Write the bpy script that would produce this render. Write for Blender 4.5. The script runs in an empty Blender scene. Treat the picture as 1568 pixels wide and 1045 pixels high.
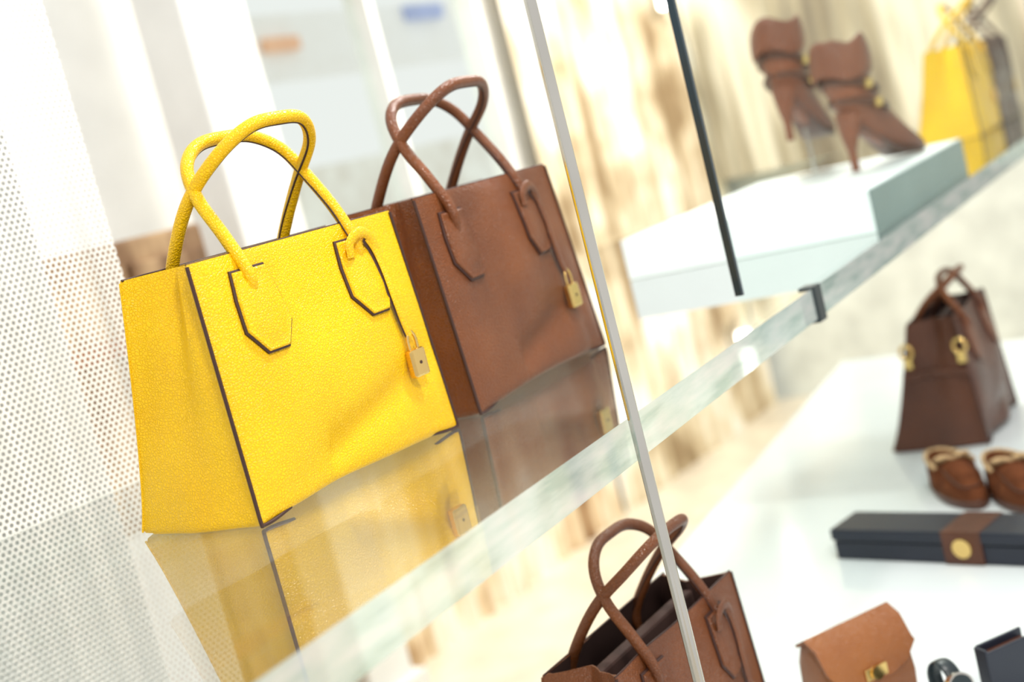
import bpy, bmesh, math, random
from mathutils import Vector, Matrix, noise
random.seed(4)
scene = bpy.context.scene
COL = scene.collection
scene.view_settings.view_transform = 'Standard'
def pw(a, b): return max(0.0, a) ** b

# ------------------------------------------------------------ materials
def newmat(name):
    m = bpy.data.materials.new(name); m.use_nodes = True
    nt = m.node_tree; nt.nodes.clear()
    out = nt.nodes.new('ShaderNodeOutputMaterial')
    return m, nt, out
def N(nt, typ, **kw):
    n = nt.nodes.new(typ)
    for k, v in kw.items():
        setattr(n, k, v)
    return n
def math_n(nt, op, a=None, b=None, clamp=False):
    n = nt.nodes.new('ShaderNodeMath'); n.operation = op; n.use_clamp = clamp
    for i, v in enumerate((a, b)):
        if v is None: continue
        if isinstance(v, (int, float)): n.inputs[i].default_value = v
        else: nt.links.new(v, n.inputs[i])
    return n.outputs[0]
def coords(nt, scale=(1, 1, 1)):
    tc = nt.nodes.new('ShaderNodeTexCoord'); mp = nt.nodes.new('ShaderNodeMapping')
    mp.inputs['Scale'].default_value = scale
    nt.links.new(tc.outputs['Object'], mp.inputs['Vector'])
    return mp.outputs[0]
def ramp(nt, fac, stops):
    r = nt.nodes.new('ShaderNodeValToRGB')
    el = r.color_ramp.elements
    while len(el) < len(stops): el.new(0.5)
    for e, (p, c) in zip(el, stops):
        e.position = p; e.color = (*c, 1)
    nt.links.new(fac, r.inputs[0])
    return r.outputs[0]
def leather(name, col, dark, rough=0.31, grain=310, bump=0.9, spec=0.5, dist=0.0007):
    m, nt, out = newmat(name)
    p = N(nt, 'ShaderNodeBsdfPrincipled'); p.inputs['Roughness'].default_value = rough
    p.inputs['Specular IOR Level'].default_value = spec
    c = coords(nt)
    dn = N(nt, 'ShaderNodeTexNoise'); dn.inputs['Scale'].default_value = 140
    nt.links.new(c, dn.inputs['Vector'])
    mixv = N(nt, 'ShaderNodeMixRGB'); mixv.inputs[0].default_value = 0.004
    nt.links.new(c, mixv.inputs[1]); nt.links.new(dn.outputs['Color'], mixv.inputs[2])
    vo = N(nt, 'ShaderNodeTexVoronoi'); vo.feature = 'DISTANCE_TO_EDGE'; vo.inputs['Scale'].default_value = grain
    nt.links.new(mixv.outputs[0], vo.inputs['Vector'])
    no = N(nt, 'ShaderNodeTexNoise'); no.inputs['Scale'].default_value = 9; no.inputs['Detail'].default_value = 4
    nt.links.new(c, no.inputs['Vector'])
    h = math_n(nt, 'POWER', math_n(nt, 'MULTIPLY', vo.outputs['Distance'], 3.0, True), 0.5)
    fc = math_n(nt, 'ADD', no.outputs[0], math_n(nt, 'MULTIPLY', math_n(nt, 'SUBTRACT', 1.0, h), 0.08), True)
    nt.links.new(ramp(nt, fc, [(0.3, col), (0.75, dark)]), p.inputs['Base Color'])
    b = N(nt, 'ShaderNodeBump'); b.inputs['Strength'].default_value = bump; b.inputs['Distance'].default_value = dist
    nt.links.new(h, b.inputs['Height'])
    nt.links.new(b.outputs[0], p.inputs['Normal'])
    nt.links.new(p.outputs[0], out.inputs[0])
    return m
def plain(name, col, rough=0.5, metal=0.0, nscale=6.0, var=0.12, spec=0.5):
    m, nt, out = newmat(name)
    p = N(nt, 'ShaderNodeBsdfPrincipled')
    p.inputs['Roughness'].default_value = rough; p.inputs['Metallic'].default_value = metal
    p.inputs['Specular IOR Level'].default_value = spec
    no = N(nt, 'ShaderNodeTexNoise'); no.inputs['Scale'].default_value = nscale
    nt.links.new(coords(nt), no.inputs['Vector'])
    d = tuple(max(0, c * (1 - var)) for c in col); l = tuple(min(1, c * (1 + var)) for c in col)
    nt.links.new(ramp(nt, no.outputs[0], [(0.3, d), (0.7, l)]), p.inputs['Base Color'])
    nt.links.new(p.outputs[0], out.inputs[0])
    return m
def emis(name, col, s):
    m, nt, out = newmat(name)
    e = N(nt, 'ShaderNodeEmission'); e.inputs[0].default_value = (*col, 1); e.inputs[1].default_value = s
    nt.links.new(e.outputs[0], out.inputs[0]); return m
def streaks(name, stops, fine=28, coarse=1.3, rough=0.8, zc=0.8):
    m, nt, out = newmat(name)
    p = N(nt, 'ShaderNodeBsdfPrincipled'); p.inputs['Roughness'].default_value = rough
    a = N(nt, 'ShaderNodeTexNoise'); a.inputs['Scale'].default_value = 1; a.inputs['Detail'].default_value = 3
    nt.links.new(coords(nt, (fine, fine, 0.9)), a.inputs['Vector'])
    b = N(nt, 'ShaderNodeTexNoise'); b.inputs['Scale'].default_value = 1; b.inputs['Detail'].default_value = 2
    nt.links.new(coords(nt, (coarse, coarse, zc)), b.inputs['Vector'])
    f = math_n(nt, 'ADD', math_n(nt, 'MULTIPLY', a.outputs[0], 0.45), math_n(nt, 'MULTIPLY', b.outputs[0], 0.65), True)
    nt.links.new(ramp(nt, f, stops), p.inputs['Base Color'])
    nt.links.new(p.outputs[0], out.inputs[0])
    return m
def schlick(nt, mult, add):
    lw = N(nt, 'ShaderNodeLayerWeight'); lw.inputs[0].default_value = 0.5
    return math_n(nt, 'ADD', math_n(nt, 'MULTIPLY', math_n(nt, 'POWER', lw.outputs['Facing'], 5.0), mult), add, True)
def glass(name, mult=1.6, add=0.03, haze=0.0, tint=(0.97, 1, 0.99), hazecol=(0.9, 0.97, 0.97), rough=0.015):
    m, nt, out = newmat(name)
    t = N(nt, 'ShaderNodeBsdfTransparent'); t.inputs[0].default_value = (*tint, 1)
    g = N(nt, 'ShaderNodeBsdfGlossy'); g.inputs['Roughness'].default_value = rough
    fac = schlick(nt, mult, add)
    d = N(nt, 'ShaderNodeBsdfDiffuse'); d.inputs[0].default_value = (*hazecol, 1)
    m1 = N(nt, 'ShaderNodeMixShader'); m1.inputs[0].default_value = haze
    nt.links.new(t.outputs[0], m1.inputs[1]); nt.links.new(d.outputs[0], m1.inputs[2])
    m2 = N(nt, 'ShaderNodeMixShader'); nt.links.new(fac, m2.inputs[0])
    nt.links.new(m1.outputs[0], m2.inputs[1]); nt.links.new(g.outputs[0], m2.inputs[2])
    nt.links.new(m2.outputs[0], out.inputs[0])
    return m
def edge_glass(name):
    m, nt, out = newmat(name)
    t = N(nt, 'ShaderNodeBsdfTransparent'); t.inputs[0].default_value = (0.86, 0.98, 0.95, 1)
    p = N(nt, 'ShaderNodeBsdfPrincipled'); p.inputs['Roughness'].default_value = 0.12
    no = N(nt, 'ShaderNodeTexNoise'); no.inputs['Scale'].default_value = 1; no.inputs['Detail'].default_value = 4
    nt.links.new(coords(nt, (9, 9, 55)), no.inputs['Vector'])
    nt.links.new(ramp(nt, no.outputs[0], [(0.3, (0.46, 0.62, 0.58)), (0.5, (0.76, 0.87, 0.85)), (0.7, (1, 1, 1))]), p.inputs['Base Color'])
    mx = N(nt, 'ShaderNodeMixShader'); mx.inputs[0].default_value = 0.52
    nt.links.new(t.outputs[0], mx.inputs[1]); nt.links.new(p.outputs[0], mx.inputs[2])
    nt.links.new(mx.outputs[0], out.inputs[0])
    return m
def perforated(name, pitch=0.0088, rad=0.29):
    m, nt, out = newmat(name)
    tc = N(nt, 'ShaderNodeTexCoord'); sp = N(nt, 'ShaderNodeSeparateXYZ')
    nt.links.new(tc.outputs['Object'], sp.inputs[0])
    zz = math_n(nt, 'DIVIDE', sp.outputs['Z'], pitch * 0.8)
    row = math_n(nt, 'FLOOR', zz)
    off = math_n(nt, 'MULTIPLY', math_n(nt, 'FLOORED_MODULO', row, 2.0), 0.5)
    xx = math_n(nt, 'ADD', math_n(nt, 'DIVIDE', sp.outputs['X'], pitch), off)
    fx = math_n(nt, 'SUBTRACT', math_n(nt, 'FRACT', xx), 0.5)
    fz = math_n(nt, 'MULTIPLY', math_n(nt, 'SUBTRACT', math_n(nt, 'FRACT', zz), 0.5), 0.8)
    r = math_n(nt, 'SQRT', math_n(nt, 'ADD', math_n(nt, 'MULTIPLY', fx, fx), math_n(nt, 'MULTIPLY', fz, fz)))
    hole = math_n(nt, 'LESS_THAN', r, rad)
    p = N(nt, 'ShaderNodeBsdfPrincipled'); p.inputs['Roughness'].default_value = 0.5
    no = N(nt, 'ShaderNodeTexNoise'); no.inputs['Scale'].default_value = 1
    nt.links.new(coords(nt, (30, 1, 0.6)), no.inputs['Vector'])
    nt.links.new(ramp(nt, no.outputs[0], [(0.35, (0.68, 0.70, 0.69)), (0.65, (0.86, 0.86, 0.84))]), p.inputs['Base Color'])
    t = N(nt, 'ShaderNodeBsdfTransparent')
    mx = N(nt, 'ShaderNodeMixShader')
    nt.links.new(hole, mx.inputs[0]); nt.links.new(p.outputs[0], mx.inputs[1]); nt.links.new(t.outputs[0], mx.inputs[2])
    nt.links.new(mx.outputs[0], out.inputs[0])
    return m

YEL = leather('leather_yellow', (0.97, 0.60, 0.002), (0.88, 0.49, 0.001), spec=0.40)
YELE = plain('edge_paint_dark', (0.045, 0.014, 0.009), 0.5)
BRN = leather('leather_brown', (0.225, 0.066, 0.015), (0.125, 0.034, 0.009), rough=0.29, spec=0.5)
BRD = leather('leather_dark_brown', (0.12, 0.035, 0.012), (0.06, 0.018, 0.008))
BOOT = leather('leather_chestnut', (0.26, 0.070, 0.020), (0.15, 0.038, 0.012), rough=0.22, spec=0.6)
SUEDE = plain('suede_brown', (0.13, 0.042, 0.016), 0.9, nscale=40, var=0.3, spec=0.15)
TAN = leather('leather_tan', (0.36, 0.125, 0.028), (0.26, 0.08, 0.018))
LIN = plain('bag_lining', (0.05, 0.02, 0.015), 0.8)
GOLD = plain('gold_metal', (0.80, 0.55, 0.20), 0.14, 1.0)
CHROME = plain('chrome_metal', (0.6, 0.58, 0.54), 0.12, 1.0)
NAVY = plain('navy_board', (0.012, 0.016, 0.03), 0.4)
BLACK = plain('black_plastic', (0.01, 0.02, 0.025), 0.35)
TEAL = plain('glass_edge_dark_teal', (0.012, 0.03, 0.045), 0.15)
WHITE = plain('white_lacquer', (0.80, 0.87, 0.89), 0.12, var=0.02)
WHITEM = plain('white_matte', (0.88, 0.88, 0.86), 0.7, var=0.04)
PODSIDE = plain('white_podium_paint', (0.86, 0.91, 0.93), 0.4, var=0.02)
PODREFL = plain('podium_dark_reflection', (0.17, 0.23, 0.24), 0.3, var=0.1)  # dark reflection on the white podium's face, put into the colour
BEIGE = plain('beige_shearling', (0.55, 0.38, 0.2), 0.9, nscale=60, var=0.3)
WOOD = streaks('wood_dark', [(0.3, (0.06, 0.035, 0.02)), (0.5, (0.22, 0.12, 0.06)), (0.7, (0.5, 0.33, 0.18))], 20, 6, zc=5)
CURT = streaks('string_curtain_tan', [(0.40, (0.34, 0.24, 0.13)), (0.50, (0.64, 0.52, 0.34)), (0.59, (0.86, 0.77, 0.58)), (0.68, (1.0, 0.97, 0.90))], 16, 3.4, zc=3.0)
CURTL = streaks('string_curtain_brown', [(0.42, (0.20, 0.09, 0.035)), (0.50, (0.50, 0.32, 0.17)), (0.57, (0.86, 0.70, 0.48)), (0.66, (1.0, 0.95, 0.84))], 22, 3.4, zc=2.2)
CURTG = streaks('string_curtain_grey', [(0.38, (0.18, 0.14, 0.10)), (0.52, (0.42, 0.36, 0.26)), (0.62, (0.80, 0.73, 0.60))], 10, 2.6)
FLOORM = plain('floor_stone', (0.80, 0.73, 0.60), 0.35)
SHELFG = glass('glass_shelf_top', 1.9, 0.10, 0.03, rough=0.02)
PANEG = glass('glass_pane', 0.12, 0.0, 0.0)
EDGEG = edge_glass('glass_edge_polished')
PERF = perforated('perforated_white_metal')

# ------------------------------------------------------------ mesh helpers
def add(name, verts, faces, mats, parent=None, smooth=35, midx=None):
    me = bpy.data.meshes.new(name)
    me.from_pydata([tuple(v) for v in verts], [], faces)
    for mm in (mats if isinstance(mats, (list, tuple)) else [mats]): me.materials.append(mm)
    if midx:
        for p, i in zip(me.polygons, midx): p.material_index = i
    bm = bmesh.new(); bm.from_mesh(me); bmesh.ops.recalc_face_normals(bm, faces=bm.faces); bm.to_mesh(me); bm.free()
    if smooth:
        for p in me.polygons: p.use_smooth = True
        me.set_sharp_from_angle(angle=math.radians(smooth))
    o = bpy.data.objects.new(name, me); COL.objects.link(o)
    if parent: o.parent = parent
    return o
def bevel(o, w, seg=2):
    b = o.modifiers.new('bevel', 'BEVEL'); b.width = w; b.segments = seg; b.limit_method = 'ANGLE'
    return o
def prism(name, poly, z0, z1, mat, parent=None, bev=0.0, mats=None, smooth=0):
    n = len(poly)
    v = [(x, y, z0) for x, y in poly] + [(x, y, z1) for x, y in poly]
    f = [list(range(n))[::-1], list(range(n, 2 * n))] + [[i, (i + 1) % n, n + (i + 1) % n, n + i] for i in range(n)]
    o = add(name, v, f, mat, parent, smooth, midx=mats)
    if bev: bevel(o, bev)
    return o
def box(name, x0, x1, y0, y1, z0, z1, mat, parent=None, bev=0.0):
    return prism(name, [(x0, y0), (x1, y0), (x1, y1), (x0, y1)], z0, z1, mat, parent, bev)
def empty(name, loc, rz=0.0, s=1.0):
    e = bpy.data.objects.new(name, None); COL.objects.link(e)
    e.location = loc; e.rotation_euler = (0, 0, rz); e.scale = s if isinstance(s, tuple) else (s, s, s); e.empty_display_size = 0.1
    return e
def catmull(pts, k=8):
    P = [Vector(p) for p in pts]; P = [2 * P[0] - P[1]] + P + [2 * P[-1] - P[-2]]
    out = []
    for i in range(1, len(P) - 2):
        for j in range(k):
            t = j / k; a, b, c, d = P[i - 1], P[i], P[i + 1], P[i + 2]
            out.append(0.5 * ((2 * b) + (c - a) * t + (2 * a - 5 * b + 4 * c - d) * t * t + (3 * b - a - 3 * c + d) * t ** 3))
    out.append(P[-2]); return out
def tube(name, pts, r, mat, parent=None, k=8, seg=12, flat=1.0, hint=(0, 1, 0), smooth=True):
    P = catmull(pts, k) if smooth else [Vector(p) for p in pts]
    V, F = [], []; h = Vector(hint)
    n = len(P)
    for i, p in enumerate(P):
        t = (P[min(i + 1, n - 1)] - P[max(i - 1, 0)]).normalized()
        a = h - t * h.dot(t)
        if a.length < 1e-4: a = Vector((1, 0, 0)) - t * t.x
        a.normalize(); b = t.cross(a)
        rr = r(i / (n - 1)) if callable(r) else r
        for j in range(seg):
            an = 2 * math.pi * j / seg
            V.append(p + a * math.sin(an) * rr * flat + b * math.cos(an) * rr)
    for i in range(n - 1):
        for j in range(seg):
            F.append([i * seg + j, i * seg + (j + 1) % seg, (i + 1) * seg + (j + 1) % seg, (i + 1) * seg + j])
    F.append(list(range(seg))[::-1]); F.append([(n - 1) * seg + j for j in range(seg)])
    return add(name, V, F, mat, parent, 50)
def loft(name, rings, mat, parent=None, cap=(True, True), smooth=50, sub=0):
    V, F = [], []; m = len(rings[0])
    for r in rings: V += r
    for i in range(len(rings) - 1):
        for j in range(m):
            F.append([i * m + j, i * m + (j + 1) % m, (i + 1) * m + (j + 1) % m, (i + 1) * m + j])
    if cap[0]: F.append(list(range(m))[::-1])
    if cap[1]: F.append([(len(rings) - 1) * m + j for j in range(m)])
    o = add(name, V, F, mat, parent, smooth)
    if sub:
        s = o.modifiers.new('sub', 'SUBSURF'); s.levels = sub; s.render_levels = sub
    return o
def lerp(a, b, t): return a + (b - a) * t

# ------------------------------------------------------------ tote handbag
def make_tote(loc, rz, outer, seed=0, s=1.0, charm=True, shear=0.0, hx=0.0, dtop=0.100, dbot=0.182, rings_hw=False, tabm=None, hz=0.0, hk=1.0):
    tabm = tabm or outer
    root = empty('leather_handbag', loc, rz, s)
    H = 0.262
    def hw(z): return lerp(0.1625, 0.154, z / H)
    def dep(z): return lerp(dbot, dtop, pw(min(1, z / H), 0.8))
    def yf0(z): return (0.010 + (0.100 - dtop) * 0.6) * z / H
    def fy(x, z):
        t = max(0, min(1, z / H)); u = max(0, min(1, (x / hw(z) + 1) / 2))
        e = pw(math.sin(math.pi * u), 0.6)
        b = -0.016 * e * pw(math.sin(math.pi * pw(t, 0.8)), 0.7)
        w = noise.noise(Vector((x * 9 + seed, z * 7, seed))) * 0.013 * e
        f = 0.009 * e * math.exp(-((z - 0.045 - 0.30 * (x + 0.02)) / 0.022) ** 2) * (1 if x > -0.05 else 0.3)
        g = 0.008 * e * math.exp(-((x - 0.128 + 0.15 * z) / 0.014) ** 2) * (1 - t)
        return b + w + f + g
    NX, NG, NZ = 44, 14, 40
    rings = []
    def ring(z, inset=0.0):
        R = []; t = z / H; h = hw(z) - inset; d = dep(z); y0 = yf0(z); hp = hw(z) - inset * 3.2
        for i in range(NX + 1):
            x = lerp(-hp, hp, i / NX)
            lift = 0.007 * (1 - t) ** 8 * pw(math.sin(math.pi * i / NX), 0.5)
            R.append(Vector((x, y0 + fy(x, z) + inset, z + lift)))
        c = 0.003 + 0.024 * t ** 1.4
        for i in range(1, NG):
            q = i / NG; tri = (1 - abs(2 * q - 1))
            R.append(Vector((h - 0.003 - c * pw(tri, 0.9) + 0.008 * (1 - t) * math.sin(math.pi * q), y0 + inset + q * (d - 2 * inset), z)))
        for i in range(NX + 1):
            x = lerp(hp, -hp, i / NX)
            R.append(Vector((x, y0 + d - fy(x, z) * 0.7 - inset, z)))
        for i in range(1, NG):
            q = i / NG; tri = (1 - abs(2 * q - 1)); nn = noise.noise(Vector((q * 3, z * 10, seed + 5))) * 0.006
            nn -= 0.005 * t * math.exp(-((q - 0.72) / 0.07) ** 2)
            R.append(Vector((-h + 0.003 + c * pw(tri, 0.9) - 0.008 * (1 - t) * math.sin(math.pi * q) + nn, y0 + inset + (1 - q) * (d - 2 * inset), z)))
        return R
    rings.append(ring(0.0, 0.003))
    rings.append(ring(0.002, 0.001)); rings.append(ring(0.006, 0.0))
    for i in range(1, NZ + 1): rings.append(ring(0.006 + (H - 0.006) * i / NZ))
    no = len(rings)
    rings.append(ring(H - 0.0005, 0.003))
    for i in range(1, 22): rings.append(ring(H - 0.01 * i, 0.0035))
    V, F, MI = [], [], []; m = len(rings[0])
    for r in rings: V += r
    for i in range(len(rings) - 1):
        for j in range(m):
            F.append([i * m + j, i * m + (j + 1) % m, (i + 1) * m + (j + 1) % m, (i + 1) * m + j]); MI.append(0 if i < no else 1)
    F.append(list(range(m))[::-1]); MI.append(0)
    F.append([(len(rings) - 1) * m + j for j in range(m)]); MI.append(1)
    add('body', V, F, [outer, LIN], root, 40, MI)
    ym = yf0(H) + dtop / 2
    box('centre_pocket', -0.12, 0.12, ym - .009, ym + .009, 0.055, 0.252, LIN, root, 0.004)
    for sgn, nm in ((-1, 'a'), (1, 'b')):
        pts = [(sgn * (hw(z)), yf0(z) - 0.0005, z) for z in [H - 0.002 - i * (H - 0.006) / 10 for i in range(11)]]
        pts += [(sgn * (hw(0) - 0.004), 0.001, 0.0016), (sgn * (hw(0) - 0.02), 0.001, 0.0020), (sgn * (hw(0) - 0.045), 0.0025, 0.0055)]
        tube('edge_front_' + nm, pts, 0.0020, YELE, root, 3, 8)
        pts = [(sgn * (hw(z)), yf0(z) + dep(z) + 0.0005, z) for z in [H - 0.002 - i * (H - 0.006) / 10 for i in range(11)]]
        tube('edge_back_' + nm, pts, 0.0012, outer, root, 3, 8)
    rim = [(lerp(-0.153, 0.153, i / 16), yf0(H) + fy(lerp(-0.153, 0.153, i / 16), H) + 0.0015, H) for i in range(17)]
    tube('rim_front', rim, 0.0013, YELE, root, 2, 8)
    rim = [(x, yf0(H) + dep(H) - 0.001, H) for x, y, z in rim]
    tube('rim_back', rim, 0.0013, YELE, root, 2, 8)
    def tab(cx, side, nm):
        for k, (grow, t1, mat) in enumerate(((0.0026, 0.0030, YELE), (0.0, 0.0054, tabm))):
            out = [(-0.024, 0.243), (0.024, 0.243), (0.029, 0.215), (0.031, 0.184), (0.014, 0.160), (-0.014, 0.160), (-0.031, 0.184), (-0.029, 0.215)]
            c0 = Vector((0, 0.2))
            o2 = []
            for p in out:
                d = (Vector(p) - c0); o2.append(Vector(p) + d.normalized() * grow)
            ou = []
            for i in range(len(o2)):
                a, b = o2[i], o2[(i + 1) % len(o2)]
                for j in range(4): ou.append(a.lerp(b, j / 4))
            def place(p, off):
                x = cx + p.x; z = p.y - hz
                y = yf0(z) + fy(x, z) - off
                if side: y = yf0(z) + dep(z) - 0.7 * fy(x, z) + off
                return Vector((x, y, z))
            rr = [[place(p, -0.001) for p in ou], [place(p, t1 * 0.75) for p in ou]]
            for sc, off in ((0.96, t1), (0.86, t1 - (0.0008 if k else 0)), (0.7, t1 + (0.0006 if k else 0)), (0.45, t1 + (0.0016 if k else 0)), (0.2, t1 + (0.002 if k else 0))):
                rr.append([place(c0 + (p - c0) * sc, off) for p in ou])
            loft('tab_%s_%s' % (nm, 'edge' if k == 0 else 'pad'), rr, mat, root, (False, True), 40)
    for sd in (0, 1):
        tab(-0.085 + hx, sd, 'left%d' % sd); tab(0.072 + hx, sd, 'right%d' % sd)
    r = 0.0068
    def handle(nm, base, mid, top, ztop):
        L = -0.088 + hx; Rr = 0.074 + hx; c = (L + Rr) / 2
        raw = [(L, base, 0.212 - hz), (L - 0.001, base - (.001 if base < .05 else -.001), 0.24), (L - 0.002, lerp(base, mid, 0.4), 0.28), (L, mid, 0.322), (L + 0.012, lerp(mid, top, 0.6), 0.356),
               (L + 0.042, lerp(mid, top, 0.95), ztop - 0.004), (c, top, ztop), (Rr - 0.042, lerp(mid, top, 0.95), ztop - 0.004), (Rr - 0.012, lerp(mid, top, 0.6), 0.356),
               (Rr, mid, 0.322), (Rr + 0.002, lerp(base, mid, 0.4), 0.28), (Rr + 0.001, base - (.001 if base < .05 else -.001), 0.24), (Rr, base, 0.212 - hz)]
        raw = [(x, lerp(base, y, hk) if z > .24 else y, .24 + (z - .24) * hk if z > .24 else z) for x, y, z in raw]
        def rad(t):
            e = min(t, 1 - t); return r * (0.5 + 0.5 * min(1, e / 0.06))
        tube('handle_' + nm, raw, rad, tabm, root, 8, 16)
        inn = []
        for p in raw[1:-1]:
            d = Vector((c - p[0], 0, 0.28 - p[2]))
            d = d.normalized() * (r * 0.95); inn.append((p[0] + d.x, p[1], p[2] + d.z))
        tube('handle_seam_' + nm, inn, 0.0013, YELE, root, 8, 8)
    fb = yf0(.24) + fy(-.085 + hx, .235) * .5 + fy(.072 + hx, .235) * .5 - 0.003
    handle('front', fb, yf0(.24) + 0.033, yf0(.24) + 0.058, 0.380)
    bb = yf0(.24) + dep(.24) + .001
    handle('back', bb, bb - 0.060, bb - 0.130, 0.382)
    if charm:
        def P(x, z, off=0.010): return (x + hx, yf0(z) + fy(x + hx, z) - off, z - hz)
        tube('charm_loop', [P(0.056, 0.224, 0.008), P(0.058, 0.240, 0.013), P(0.075, 0.248, 0.016), P(0.092, 0.240, 0.013), P(0.099, 0.224, 0.009)], 0.006, tabm, root, 6, 10, 0.4)
        tube('charm_strap', [P(0.088, 0.24, 0.012), P(0.096, 0.225), P(0.098, 0.20), P(0.097, 0.17, 0.009), P(0.100, 0.14, 0.007), P(0.104, 0.124, 0.007)], 0.005, tabm, root, 6, 10, 0.35)
        tube('charm_strap_edge', [P(0.086, 0.24, 0.010), P(0.094, 0.225, 0.007), P(0.097, 0.20, 0.007), P(0.0965, 0.17, 0.006), P(0.0995, 0.14, 0.005), P(0.1035, 0.124, 0.005)], 0.0058, YELE, root, 6, 10, 0.3)
        y = yf0(0.1) + fy(0.105, 0.1) - 0.009
        a = hx; zz = -hz
        tube('padlock_shackle', [(0.0985 + a, y, 0.106 + zz), (0.0985 + a, y, 0.118 + zz), (0.101 + a, y, 0.125 + zz), (0.1055 + a, y, 0.128 + zz), (0.110 + a, y, 0.125 + zz), (0.1125 + a, y, 0.118 + zz), (0.1125 + a, y, 0.106 + zz)], 0.0018, GOLD, root, 6, 8)
        box('padlock_body', 0.093 + a, 0.118 + a, y - 0.0055, y + 0.0055, 0.076 + zz, 0.108 + zz, GOLD, root, 0.003)
        tube('padlock_keyhole', [(0.1055 + a, y - 0.0050, 0.092 + zz), (0.1055 + a, y - 0.0060, 0.092 + zz)], 0.0020, YELE, root, 1, 12, smooth=False, hint=(0, 0, 1))
    if rings_hw:
        for q, z in ((0.02, .205), (0.98, .205)):
            y = yf0(z) + dep(z) * q; x = -hw(z) - .004
            R_ = [(x, y + .011 * math.cos(w_), z + .014 * math.sin(w_)) for w_ in [2 * math.pi * k / 20 for k in range(21)]]
            tube('side_ring', R_, .0035, GOLD, root, 1, 8, smooth=False, hint=(1, 0, 0))
            box('ring_plate', x - .002, x + .005, y - .008, y + .008, z - .034, z - .010, GOLD, root, .001)
        tube('side_belt', [(-hw(.15) - .002, yf0(.15) - .001, .15), (-hw(.15) + .004, yf0(.15) + dep(.15) * .5, .155), (-hw(.15) - .002, yf0(.15) + dep(.15), .15)], .008, BRD, root, 8, 10, .3, hint=(1, 0, 0))
    if shear:
        for o in COL.objects:
            if o.parent == root:
                for v in o.data.vertices: v.co.x += shear * v.co.z
    return root

SZ = 1.323   # glass shelf top
TZ = 0.76    # white table top
make_tote((0.993, 0.955, SZ + 0.001), 0.0, YEL, 1.3)
make_tote((1.372, 0.966, SZ + 0.001), math.radians(4.3), BRN, 7.7, (1.06, 1.02, 1.02), True, -0.062, hx=-0.008, hz=0.006)
make_tote((1.286, 0.800, TZ + 0.002), math.radians(0), BRN, 3.1)
make_tote((2.94, 0.875, TZ + 0.002), math.radians(3), BRD, 5.5, (1.0, 1.18, 1.10), False, dtop=0.085, rings_hw=True, tabm=BRN, hk=0.66)
make_tote((4.42, 1.16, SZ + 0.001), math.radians(4), YEL, 9.1, 1.12)
make_tote((4.86, 1.20, SZ + 0.001), math.radians(4), BRD, 2.1, 1.12)

# ------------------------------------------------------------ glass shelf
def sy(x): return 0.61 + 0.08 * x
sh = empty('glass_display_shelf', (0, 0, 0))
poly = [(-0.3, sy(-0.3)), (5.6, sy(5.6)), (5.6, 1.9), (2.3, 1.9), (2.1, 1.425), (-0.3, 1.425)]
n = len(poly)
prism('slab', poly, SZ - 0.045, SZ, [SHELFG, EDGEG], sh, 0, [0, 0] + [1] * n)
cx = 1.77
box('joint_clip', cx - 0.014, cx + 0.014, sy(cx) - 0.005, sy(cx) + 0.02, SZ - 0.051, SZ + 0.003, BLACK, sh, 0.002)
po = empty('chrome_support_pole', (1.098, 0.684, 0))
tube('pole', [(0, 0, 0), (0, 0, 3.3)], 0.0062, CHROME, po, 1, 24, smooth=False)
gp = empty('glass_partition', (0, 0, 0))
x0, x1 = 1.512, 4.2
prism('pane', [(x0, sy(x0) + 0.008), (x1, sy(x1) + 0.008), (x1, sy(x1) + 0.014), (x0, sy(x0) + 0.014)], SZ, 2.7, PANEG, gp)
prism('pane_edge', [(x0 - 0.004, sy(x0) + 0.006), (x0 + 0.002, sy(x0) + 0.006), (x0 + 0.002, sy(x0) + 0.016), (x0 - 0.004, sy(x0) + 0.016)], SZ + 0.045, 2.7, TEAL, gp)

# ------------------------------------------------------------ perforated screen + white wall behind it
pf = empty('perforated_screen', (0, 0, 0))
add('perforated_sheet', [(-1.0, 1.43, 0), (1.135, 1.43, 0), (1.135, 1.43, 3.4), (-1.0, 1.43, 3.4)], [[0, 1, 2, 3]], PERF, pf, 0)
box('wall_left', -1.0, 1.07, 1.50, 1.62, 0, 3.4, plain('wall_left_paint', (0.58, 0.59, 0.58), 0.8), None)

# ------------------------------------------------------------ podium on shelf
pd = empty('white_podium', (2.27, 0.822, SZ), math.radians(4.6))
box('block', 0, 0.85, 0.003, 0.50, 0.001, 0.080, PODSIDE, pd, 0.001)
box('painted_reflection', 0.001, 0.85, 0, 0.003, 0.001, 0.077, PODREFL, pd)  # thin added sheet that carries the painted reflection, no real podium part

# ------------------------------------------------------------ table
tb = empty('white_display_table', (0, 0, 0))
prism('top', [(1.11, 0.30), (3.8, 0.42), (3.8, 1.58), (1.11, 1.2)], TZ - 0.05, TZ, WHITE, tb, 0.003)
prism('base', [(1.4, 0.45), (3.6, 0.55), (3.6, 1.4), (1.4, 1.08)], 0.0, TZ - 0.05, WHITE, tb)

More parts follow.
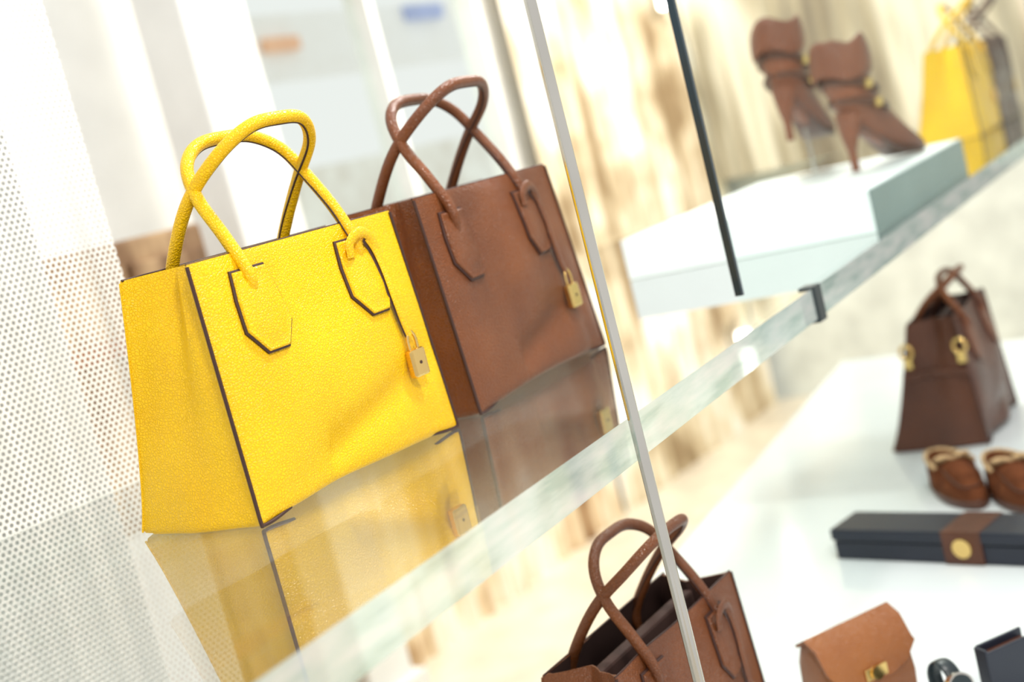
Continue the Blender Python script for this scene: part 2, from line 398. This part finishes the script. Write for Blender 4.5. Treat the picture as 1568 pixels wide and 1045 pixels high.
# ------------------------------------------------------------ boots
def make_boot(loc, rz, tilt=0.0, stand=0.0, s=1.0):
    root = empty('high_heel_ankle_boot', loc, rz, s)
    sub = bpy.data.objects.new('boot_pivot', None); COL.objects.link(sub); sub.parent = root
    sub.rotation_euler = (0, tilt, 0); sub.location = (0, 0, stand)
    spec = [(.222, .010, .008, .006), (.212, .014, .024, .013), (.192, .021, .036, .020), (.165, .033, .041, .028), (.135, .054, .040, .036),
            (.105, .080, .038, .043), (.078, .106, .038, .050), (.055, .134, .042, .053), (.040, .165, .046, .052), (.034, .20, .050, .055), (.030, .235, .054, .059), (.028, .262, .054, .060)]
    rings = []
    for i, (x, z, ry, rn) in enumerate(spec):
        a = spec[max(0, i - 1)]; b = spec[min(len(spec) - 1, i + 1)]
        t = Vector((b[0] - a[0], 0, b[1] - a[1])).normalized()
        if i > 7: t = Vector((-0.1, 0, 1)).normalized()
        nn = Vector((-t.z, 0, t.x))
        rings.append([Vector((x, 0, z)) + Vector((0, 1, 0)) * ry * math.cos(q) + nn * rn * math.sin(q) for q in [2 * math.pi * k / 18 for k in range(18)]])
    loft('upper', rings, BOOT, sub, sub=1)
    cr = []
    for z, s2 in ((.200, 1.22), (.190, 1.36), (.220, 1.44), (.255, 1.36), (.272, 1.2), (.268, 1.1), (.24, 1.0)):
        cr.append([Vector((.031 + .048 * s2 * math.sin(q), .044 * s2 * math.cos(q), z + 0.010 * math.sin(3 * q))) for q in [2 * math.pi * k / 20 for k in range(20)]])
    loft('cuff', cr, BOOT, sub, (False, False), sub=1)
    tube('heel', [(.026, 0, .115), (.014, 0, .08), (.010, 0, .04), (.010, 0, .0)], lambda t: lerp(.032, .009, min(1, t * 1.5)), BOOT, sub, 6, 14)
    so = []
    for x, z, w in ((.03, .088, .02), (.07, .062, .022), (.11, .028, .028), (.14, .008, .034), (.175, .003, .037), (.205, .004, .028), (.222, .006, .008)):
        so.append([Vector((x, -w, z)), Vector((x, w, z)), Vector((x, w, z + .008)), Vector((x, -w, z + .008))])
    loft('sole', so, BRD, sub)
    for zc, xc in ((.13, .058), (.172, .040)):
        ring = [Vector((xc + .060 * math.sin(q), .049 * math.cos(q), zc + .02 * math.sin(q) * (-1))) for q in [2 * math.pi * k / 24 for k in range(25)]]
        tube('strap_%d' % int(zc * 1000), ring, .008, BRD, sub, 1, 8, smooth=False)
        box('buckle_%d' % int(zc * 1000), xc - .012, xc + .008, -.060, -.050, zc - .010, zc + .010, GOLD, sub, .003)
    return root
b1 = make_boot((2.745, 1.02, SZ + 0.081), math.radians(-22), s=1.03)
b2 = make_boot((2.80, 1.17, SZ + 0.081), math.radians(-2), math.radians(6), 0.095)
tube('stand_rod', [(0.10, 0, 0.002), (0.10, 0, 0.112)], 0.004, CHROME, b2, 1, 10, smooth=False)
tube('stand_base', [(0.10, 0, 0.0), (0.10, 0, 0.006)], 0.045, CHROME, b2, 1, 24, smooth=False)

# ------------------------------------------------------------ slip-on shoes
def make_slip(loc, rz):
    root = empty('suede_slipper', loc, rz)
    def hwid(x):
        c = max(-1, min(1, x / .115)); q = math.acos(c)
        return (.036 + .008 * math.cos(q) - .006 * math.cos(2 * q)) * math.sin(q)
    def outline(s=1.0):
        return [(.115 * math.cos(2 * math.pi * k / 28) * s, (.036 + .008 * math.cos(2 * math.pi * k / 28) - .006 * math.cos(4 * math.pi * k / 28)) * math.sin(2 * math.pi * k / 28) * s) for k in range(28)]
    prism('sole', outline(1.02), 0, .018, BRD, root, .004, smooth=40)
    prism('footbed', outline(.90), .018, .022, BEIGE, root, .001, smooth=40)
    vs = []; fs = []; n1 = 14
    for i in range(n1 + 1):
        u = i / n1; x = lerp(.000, .1145, u); hh = .056 * (1 - u ** 2.4) + .008
        w = hwid(x) * .98 + .001
        for k in range(13): vs.append((x - .018 * math.sin(math.pi * k / 12) * (1 - u), w * math.cos(math.pi * k / 12), .012 + hh * pw(math.sin(math.pi * k / 12), .8)))
    for i in range(n1):
        for k in range(12): fs.append([i * 13 + k, i * 13 + k + 1, (i + 1) * 13 + k + 1, (i + 1) * 13 + k])
    o = add('vamp', vs, fs, SUEDE, root, 60); m = o.modifiers.new('s', 'SOLIDIFY'); m.thickness = .004
    tube('moc_seam', [(.015, .028, .062), (.055, .029, .055), (.085, .020, .042), (.094, 0, .040), (.085, -.020, .042), (.055, -.029, .055), (.015, -.028, .062)], .0022, BRD, root, 6, 8)
    tube('bow_loop_a', [(.003, 0, .076), (.010, .018, .084), (-.002, .032, .078), (-.006, .012, .074), (.003, 0, .076)], .005, BEIGE, root, 6, 8)
    tube('bow_loop_b', [(.003, 0, .076), (.010, -.018, .084), (-.002, -.032, .078), (-.006, -.012, .074), (.003, 0, .076)], .005, BEIGE, root, 6, 8)
    hb = []
    for zz, g in ((.012, 1.0), (.040, .99), (.066, .93)):
        hb.append([(lerp(.010, -.1145, math.sin(a_)), hwid(.01) * g * math.cos(a_), zz) for a_ in [math.pi * k / 16 for k in range(17)]])
    vs = [v for r_ in hb for v in r_]; fs = []
    for i in range(2):
        for k in range(16): fs.append([i * 17 + k, i * 17 + k + 1, (i + 1) * 17 + k + 1, (i + 1) * 17 + k])
    o = add('heel_counter', vs, fs, SUEDE, root, 60); m = o.modifiers.new('s', 'SOLIDIFY'); m.thickness = .004
    tube('collar', [(x_, y_, .067) for x_, y_, z_ in hb[2]], .004, BEIGE, root, 2, 10)
    return root
make_slip((2.46, 0.845, TZ + 0.001), math.radians(216))
make_slip((2.42, 0.725, TZ + 0.001), math.radians(212))

# ------------------------------------------------------------ long box
bx = empty('navy_gift_box', (2.14, 0.725, TZ + 0.001), math.radians(-10))
box('tray', -.045, .045, -.25, .25, 0, .034, NAVY, bx, .002)
box('lid', -.048, .048, -.253, .253, .036, .058, NAVY, bx, .003)
box('ribbon', -.0495, .0495, -.035, .035, .0005, .0595, BRD, bx, .001)
tube('gold_emblem', [(-.0495, 0, .03), (-.052, 0, .03)], .017, GOLD, bx, 1, 20, smooth=False, hint=(0, 0, 1))

# ------------------------------------------------------------ tan clutch
cl = empty('tan_clutch_purse', (1.61, 0.747, TZ + 0.001), math.radians(-30), 0.93)
rings = []
for x, s in ((-.078, .86), (-.074, 1.0), (-.04, 1.03), (0, 1.04), (.04, 1.03), (.074, 1.0), (.078, .86)):
    prof = [(-.038, 0), (-.042, .03), (-.036, .075), (-.022, .105), (0, .118), (.02, .110), (.034, .08), (.040, .03), (.038, 0), (0, -.0)]
    rings.append([Vector((x, p[0] * s, max(0, p[1] * s))) for p in prof])
loft('body', rings, TAN, cl, smooth=50)
rings = []
for x in (-.081, -.06, -.03, 0, .03, .06, .081):
    dr = .040 + .035 * (x / .081) ** 4
    prof = [(.024, .112), (0, .1245), (-.024, .112), (-.041, .080), (-.047, dr), (-.0435, dr), (-.037, .078), (-.021, .106), (0, .119), (.02, .108)]
    rings.append([Vector((x, p[0], p[1])) for p in prof])
loft('flap', rings, TAN, cl, smooth=50)
tube('clasp', [(0, -.046, .055), (0, -.052, .055)], .011, GOLD, cl, 1, 20, smooth=False, hint=(0, 0, 1))
box('clasp_plate', -.02, .02, -.049, -.045, .046, .064, GOLD, cl, .001)

# ------------------------------------------------------------ watch on cushion
wt = empty('wrist_watch', (1.605, 0.622, TZ + 0.001), math.radians(-40))
tube('strap', [Vector((0, .028 * math.cos(q), .030 + .029 * math.sin(q))) for q in [2 * math.pi * k / 32 for k in range(33)]], .011, BLACK, wt, 1, 12, .25, hint=(0, 0.001, 1), smooth=False)
tube('case', [(0, -.026, .034), (0, -.037, .036)], .019, CHROME, wt, 1, 28, smooth=False, hint=(0, 0, 1))
tube('dial', [(0, -.037, .036), (0, -.0378, .0361)], .016, BLACK, wt, 1, 28, smooth=False, hint=(0, 0, 1))
wa = empty('dark_leather_wallet', (1.66, 0.555, TZ + 0.001), math.radians(-35), .75)
prism('cover_front', [(-.05, -.018), (.05, -.018), (.05, -.012), (-.05, -.012)], 0, .085, NAVY, wa, .002)
prism('cover_back', [(-.05, .008), (.05, .008), (.05, .014), (-.05, .014)], 0, .092, NAVY, wa, .002)
prism('spine', [(-.054, -.018), (-.048, -.018), (-.048, .014), (-.054, .014)], 0, .09, NAVY, wa, .002)
box('card_pocket', -.045, .045, -.012, .008, 0.004, .078, BRD, wa, .001)

# ------------------------------------------------------------ room
box('floor', -1.5, 7.2, -1.5, 4.6, -0.05, 0, FLOORM)
Y = 3.2
box('wall_back', -1.0, 3.30, Y, Y + .12, 0, 3.6, WHITEM)
wb = empty('window_1', (0, 0, 0))
box('sill_wall', 3.30, 4.72, Y, Y + .12, 0, 1.02, CURT, wb)
box('header_wall', 3.30, 4.72, Y, Y + .12, 2.42, 3.6, CURT, wb)
for i, x in enumerate((3.30, 3.98, 4.68)):
    box('mullion_%d' % i, x, x + .035, Y - .01, Y + .1, 1.02, 2.42, WHITEM, wb)
box('window_glass', 3.33, 4.69, Y + .05, Y + .056, 1.02, 2.42, glass('window_glass', .3, 0), wb)
cu = empty('string_curtain', (0, 0, 0))
def fold_sheet(name, xa, xb, y, z0, z1, mat, amp=.02, freq=9, axis='x', parent=None):
    n2 = int(abs(xb - xa) * freq * 8); vs = []; fs = []
    for i in range(n2 + 1):
        x = lerp(xa, xb, i / n2); yy = y + amp * math.sin(x * freq * 6.28) + amp * .5 * math.sin(x * freq * 2.7)
        for z in (z0, z1): vs.append((x, yy, z) if axis == 'x' else (yy, x, z))
    for i in range(n2): fs.append([2 * i, 2 * i + 2, 2 * i + 3, 2 * i + 1])
    return add(name, vs, fs, mat, parent, 60)
fold_sheet('curtain_back', 4.72, 6.4, Y - .12, 0, 3.5, CURT, amp=.010, parent=cu)
fold_sheet('curtain_low', 2.4, 4.7, Y - .12, 0, 1.0, CURTL, parent=cu)
box('wall_right', 6.5, 6.62, -1.5, Y + .12, 0, 3.6, plain('wall_right_paint', (0.74, 0.79, 0.76), 0.8))
fold_sheet('curtain_end', 1.4, 3.05, 6.3, 1.25, 3.5, CURTG, amp=.008, axis='y', parent=cu)
box('wall_back_right', 4.72, 6.5, Y, Y + .12, 0, 3.6, WHITEM)
co = empty('white_column', (0, 0, 0))
box('shaft', 2.72, 2.92, 2.85, 3.05, 0, 3.5, WHITEM, co, .01); box('plinth', 2.69, 2.95, 2.82, 3.08, 0, .12, WHITEM, co)
cb = empty('wooden_cabinet', (0, 0, 0))
box('carcass', 1.75, 2.3, 2.55, 3.0, 0, 1.66, WOOD, cb, .01)
for i in range(4): box('shelf_%d' % i, 1.77, 2.28, 2.52, 2.56, .2 + i * .4, .24 + i * .4, TAN, cb)
box('door_1', 1.78, 2.02, 2.53, 2.55, .3, 1.6, WOOD, cb, .004); box('door_2', 2.04, 2.27, 2.53, 2.55, .3, 1.6, WOOD, cb, .004)
fa = empty('exterior_shopfront', (0, 0, 0))
FAC = plain('facade_pale', (1.0, 0.99, 0.97), .8, var=.03)
box('pier_1', 4.3, 4.5, 5.6, 5.8, 0, 4, plain('facade_grey', (0.85, 0.84, 0.8), .8), fa)
box('pier_2', 5.6, 5.8, 5.6, 5.8, 0, 4, FAC, fa)
box('facade_lower', 2.5, 9.5, 5.75, 5.9, 0, 1.9, plain('facade_warm', (0.97, 0.93, 0.85), .8), fa)
box('fascia_orange', 5.9, 6.2, 5.55, 5.6, 2.62, 2.70, plain('fascia_orange_paint', (0.98, 0.55, 0.35), .6), fa)
box('fascia_blue', 7.35, 7.75, 5.55, 5.6, 2.74, 2.84, plain('fascia_blue_paint', (0.5, 0.58, 0.9), .6), fa)
box('fascia_beam', 2.5, 9.5, 5.6, 5.75, 2.45, 2.85, FAC, fa)
lm = empty('linear_wall_lamp', (6.05, 3.0, 2.45))
tube('tube', [(0, 0, -.28), (0, 0, .28)], .03, emis('lamp_white', (1, .97, .9), 18), lm, 1, 16, smooth=False)
box('housing', -.04, .04, .02, .06, -.3, .3, CHROME, lm, .003)

# ------------------------------------------------------------ light
w = bpy.data.worlds.new('world'); scene.world = w; w.use_nodes = True
bg = w.node_tree.nodes['Background']; bg.inputs[0].default_value = (1, 0.992, 0.965, 1); bg.inputs[1].default_value = 0.90
def area(name, loc, target, size, power, col=(1, 1, 1)):
    l = bpy.data.lights.new(name, 'AREA'); l.energy = power; l.size = size; l.color = col
    o = bpy.data.objects.new(name, l); COL.objects.link(o); o.location = loc
    o.rotation_euler = (Vector(target) - Vector(loc)).to_track_quat('-Z', 'Y').to_euler()
area('added_key_front', (0.2, -0.5, 2.9), (1.15, 0.95, 1.4), 0.25, 28, (1, 0.95, 0.86))  # added key light with no fixture, shapes the bags from the front
area('added_light_above', (1.6, 0.45, 2.9), (1.3, 0.95, 1.4), 0.15, 24, (1, 0.96, 0.9))  # extra light put in above the bags for highlights, no lamp there
area('added_fill_back', (3.6, 1.6, 3.2), (2.8, 1.1, 0.8), 0.5, 26, (1, 0.99, 0.97))  # added fill over table and podium, without a fixture
area('added_fill_curtain', (4.4, 1.7, 3.4), (4.6, 3.1, 1.6), 0.6, 78, (1, 0.94, 0.84))  # extra light added to brighten the curtains, no lamp there

# ------------------------------------------------------------ camera
cam = bpy.data.cameras.new('camera'); co_ = bpy.data.objects.new('camera', cam); COL.objects.link(co_)
cam.sensor_width = 36; cam.lens = 46
hd = math.radians(36.3); p = math.radians(7.4); th = math.radians(14.5)
fh = Vector((math.cos(hd), math.sin(hd), 0)); Z = Vector((0, 0, 1))
Fw = fh * math.cos(p) - Z * math.sin(p); U = fh * math.sin(p) + Z * math.cos(p); R = Vector((math.sin(hd), -math.cos(hd), 0))
Xc = R * math.cos(th) - U * math.sin(th); Yc = R * math.sin(th) + U * math.cos(th)
M = Matrix((Xc, Yc, -Fw)).transposed().to_4x4(); M.translation = (0, 0, 1.6)
co_.matrix_world = M
cam.dof.use_dof = True; cam.dof.focus_distance = 1.34; cam.dof.aperture_fstop = 2.9
cam.clip_start = 0.05
scene.camera = co_
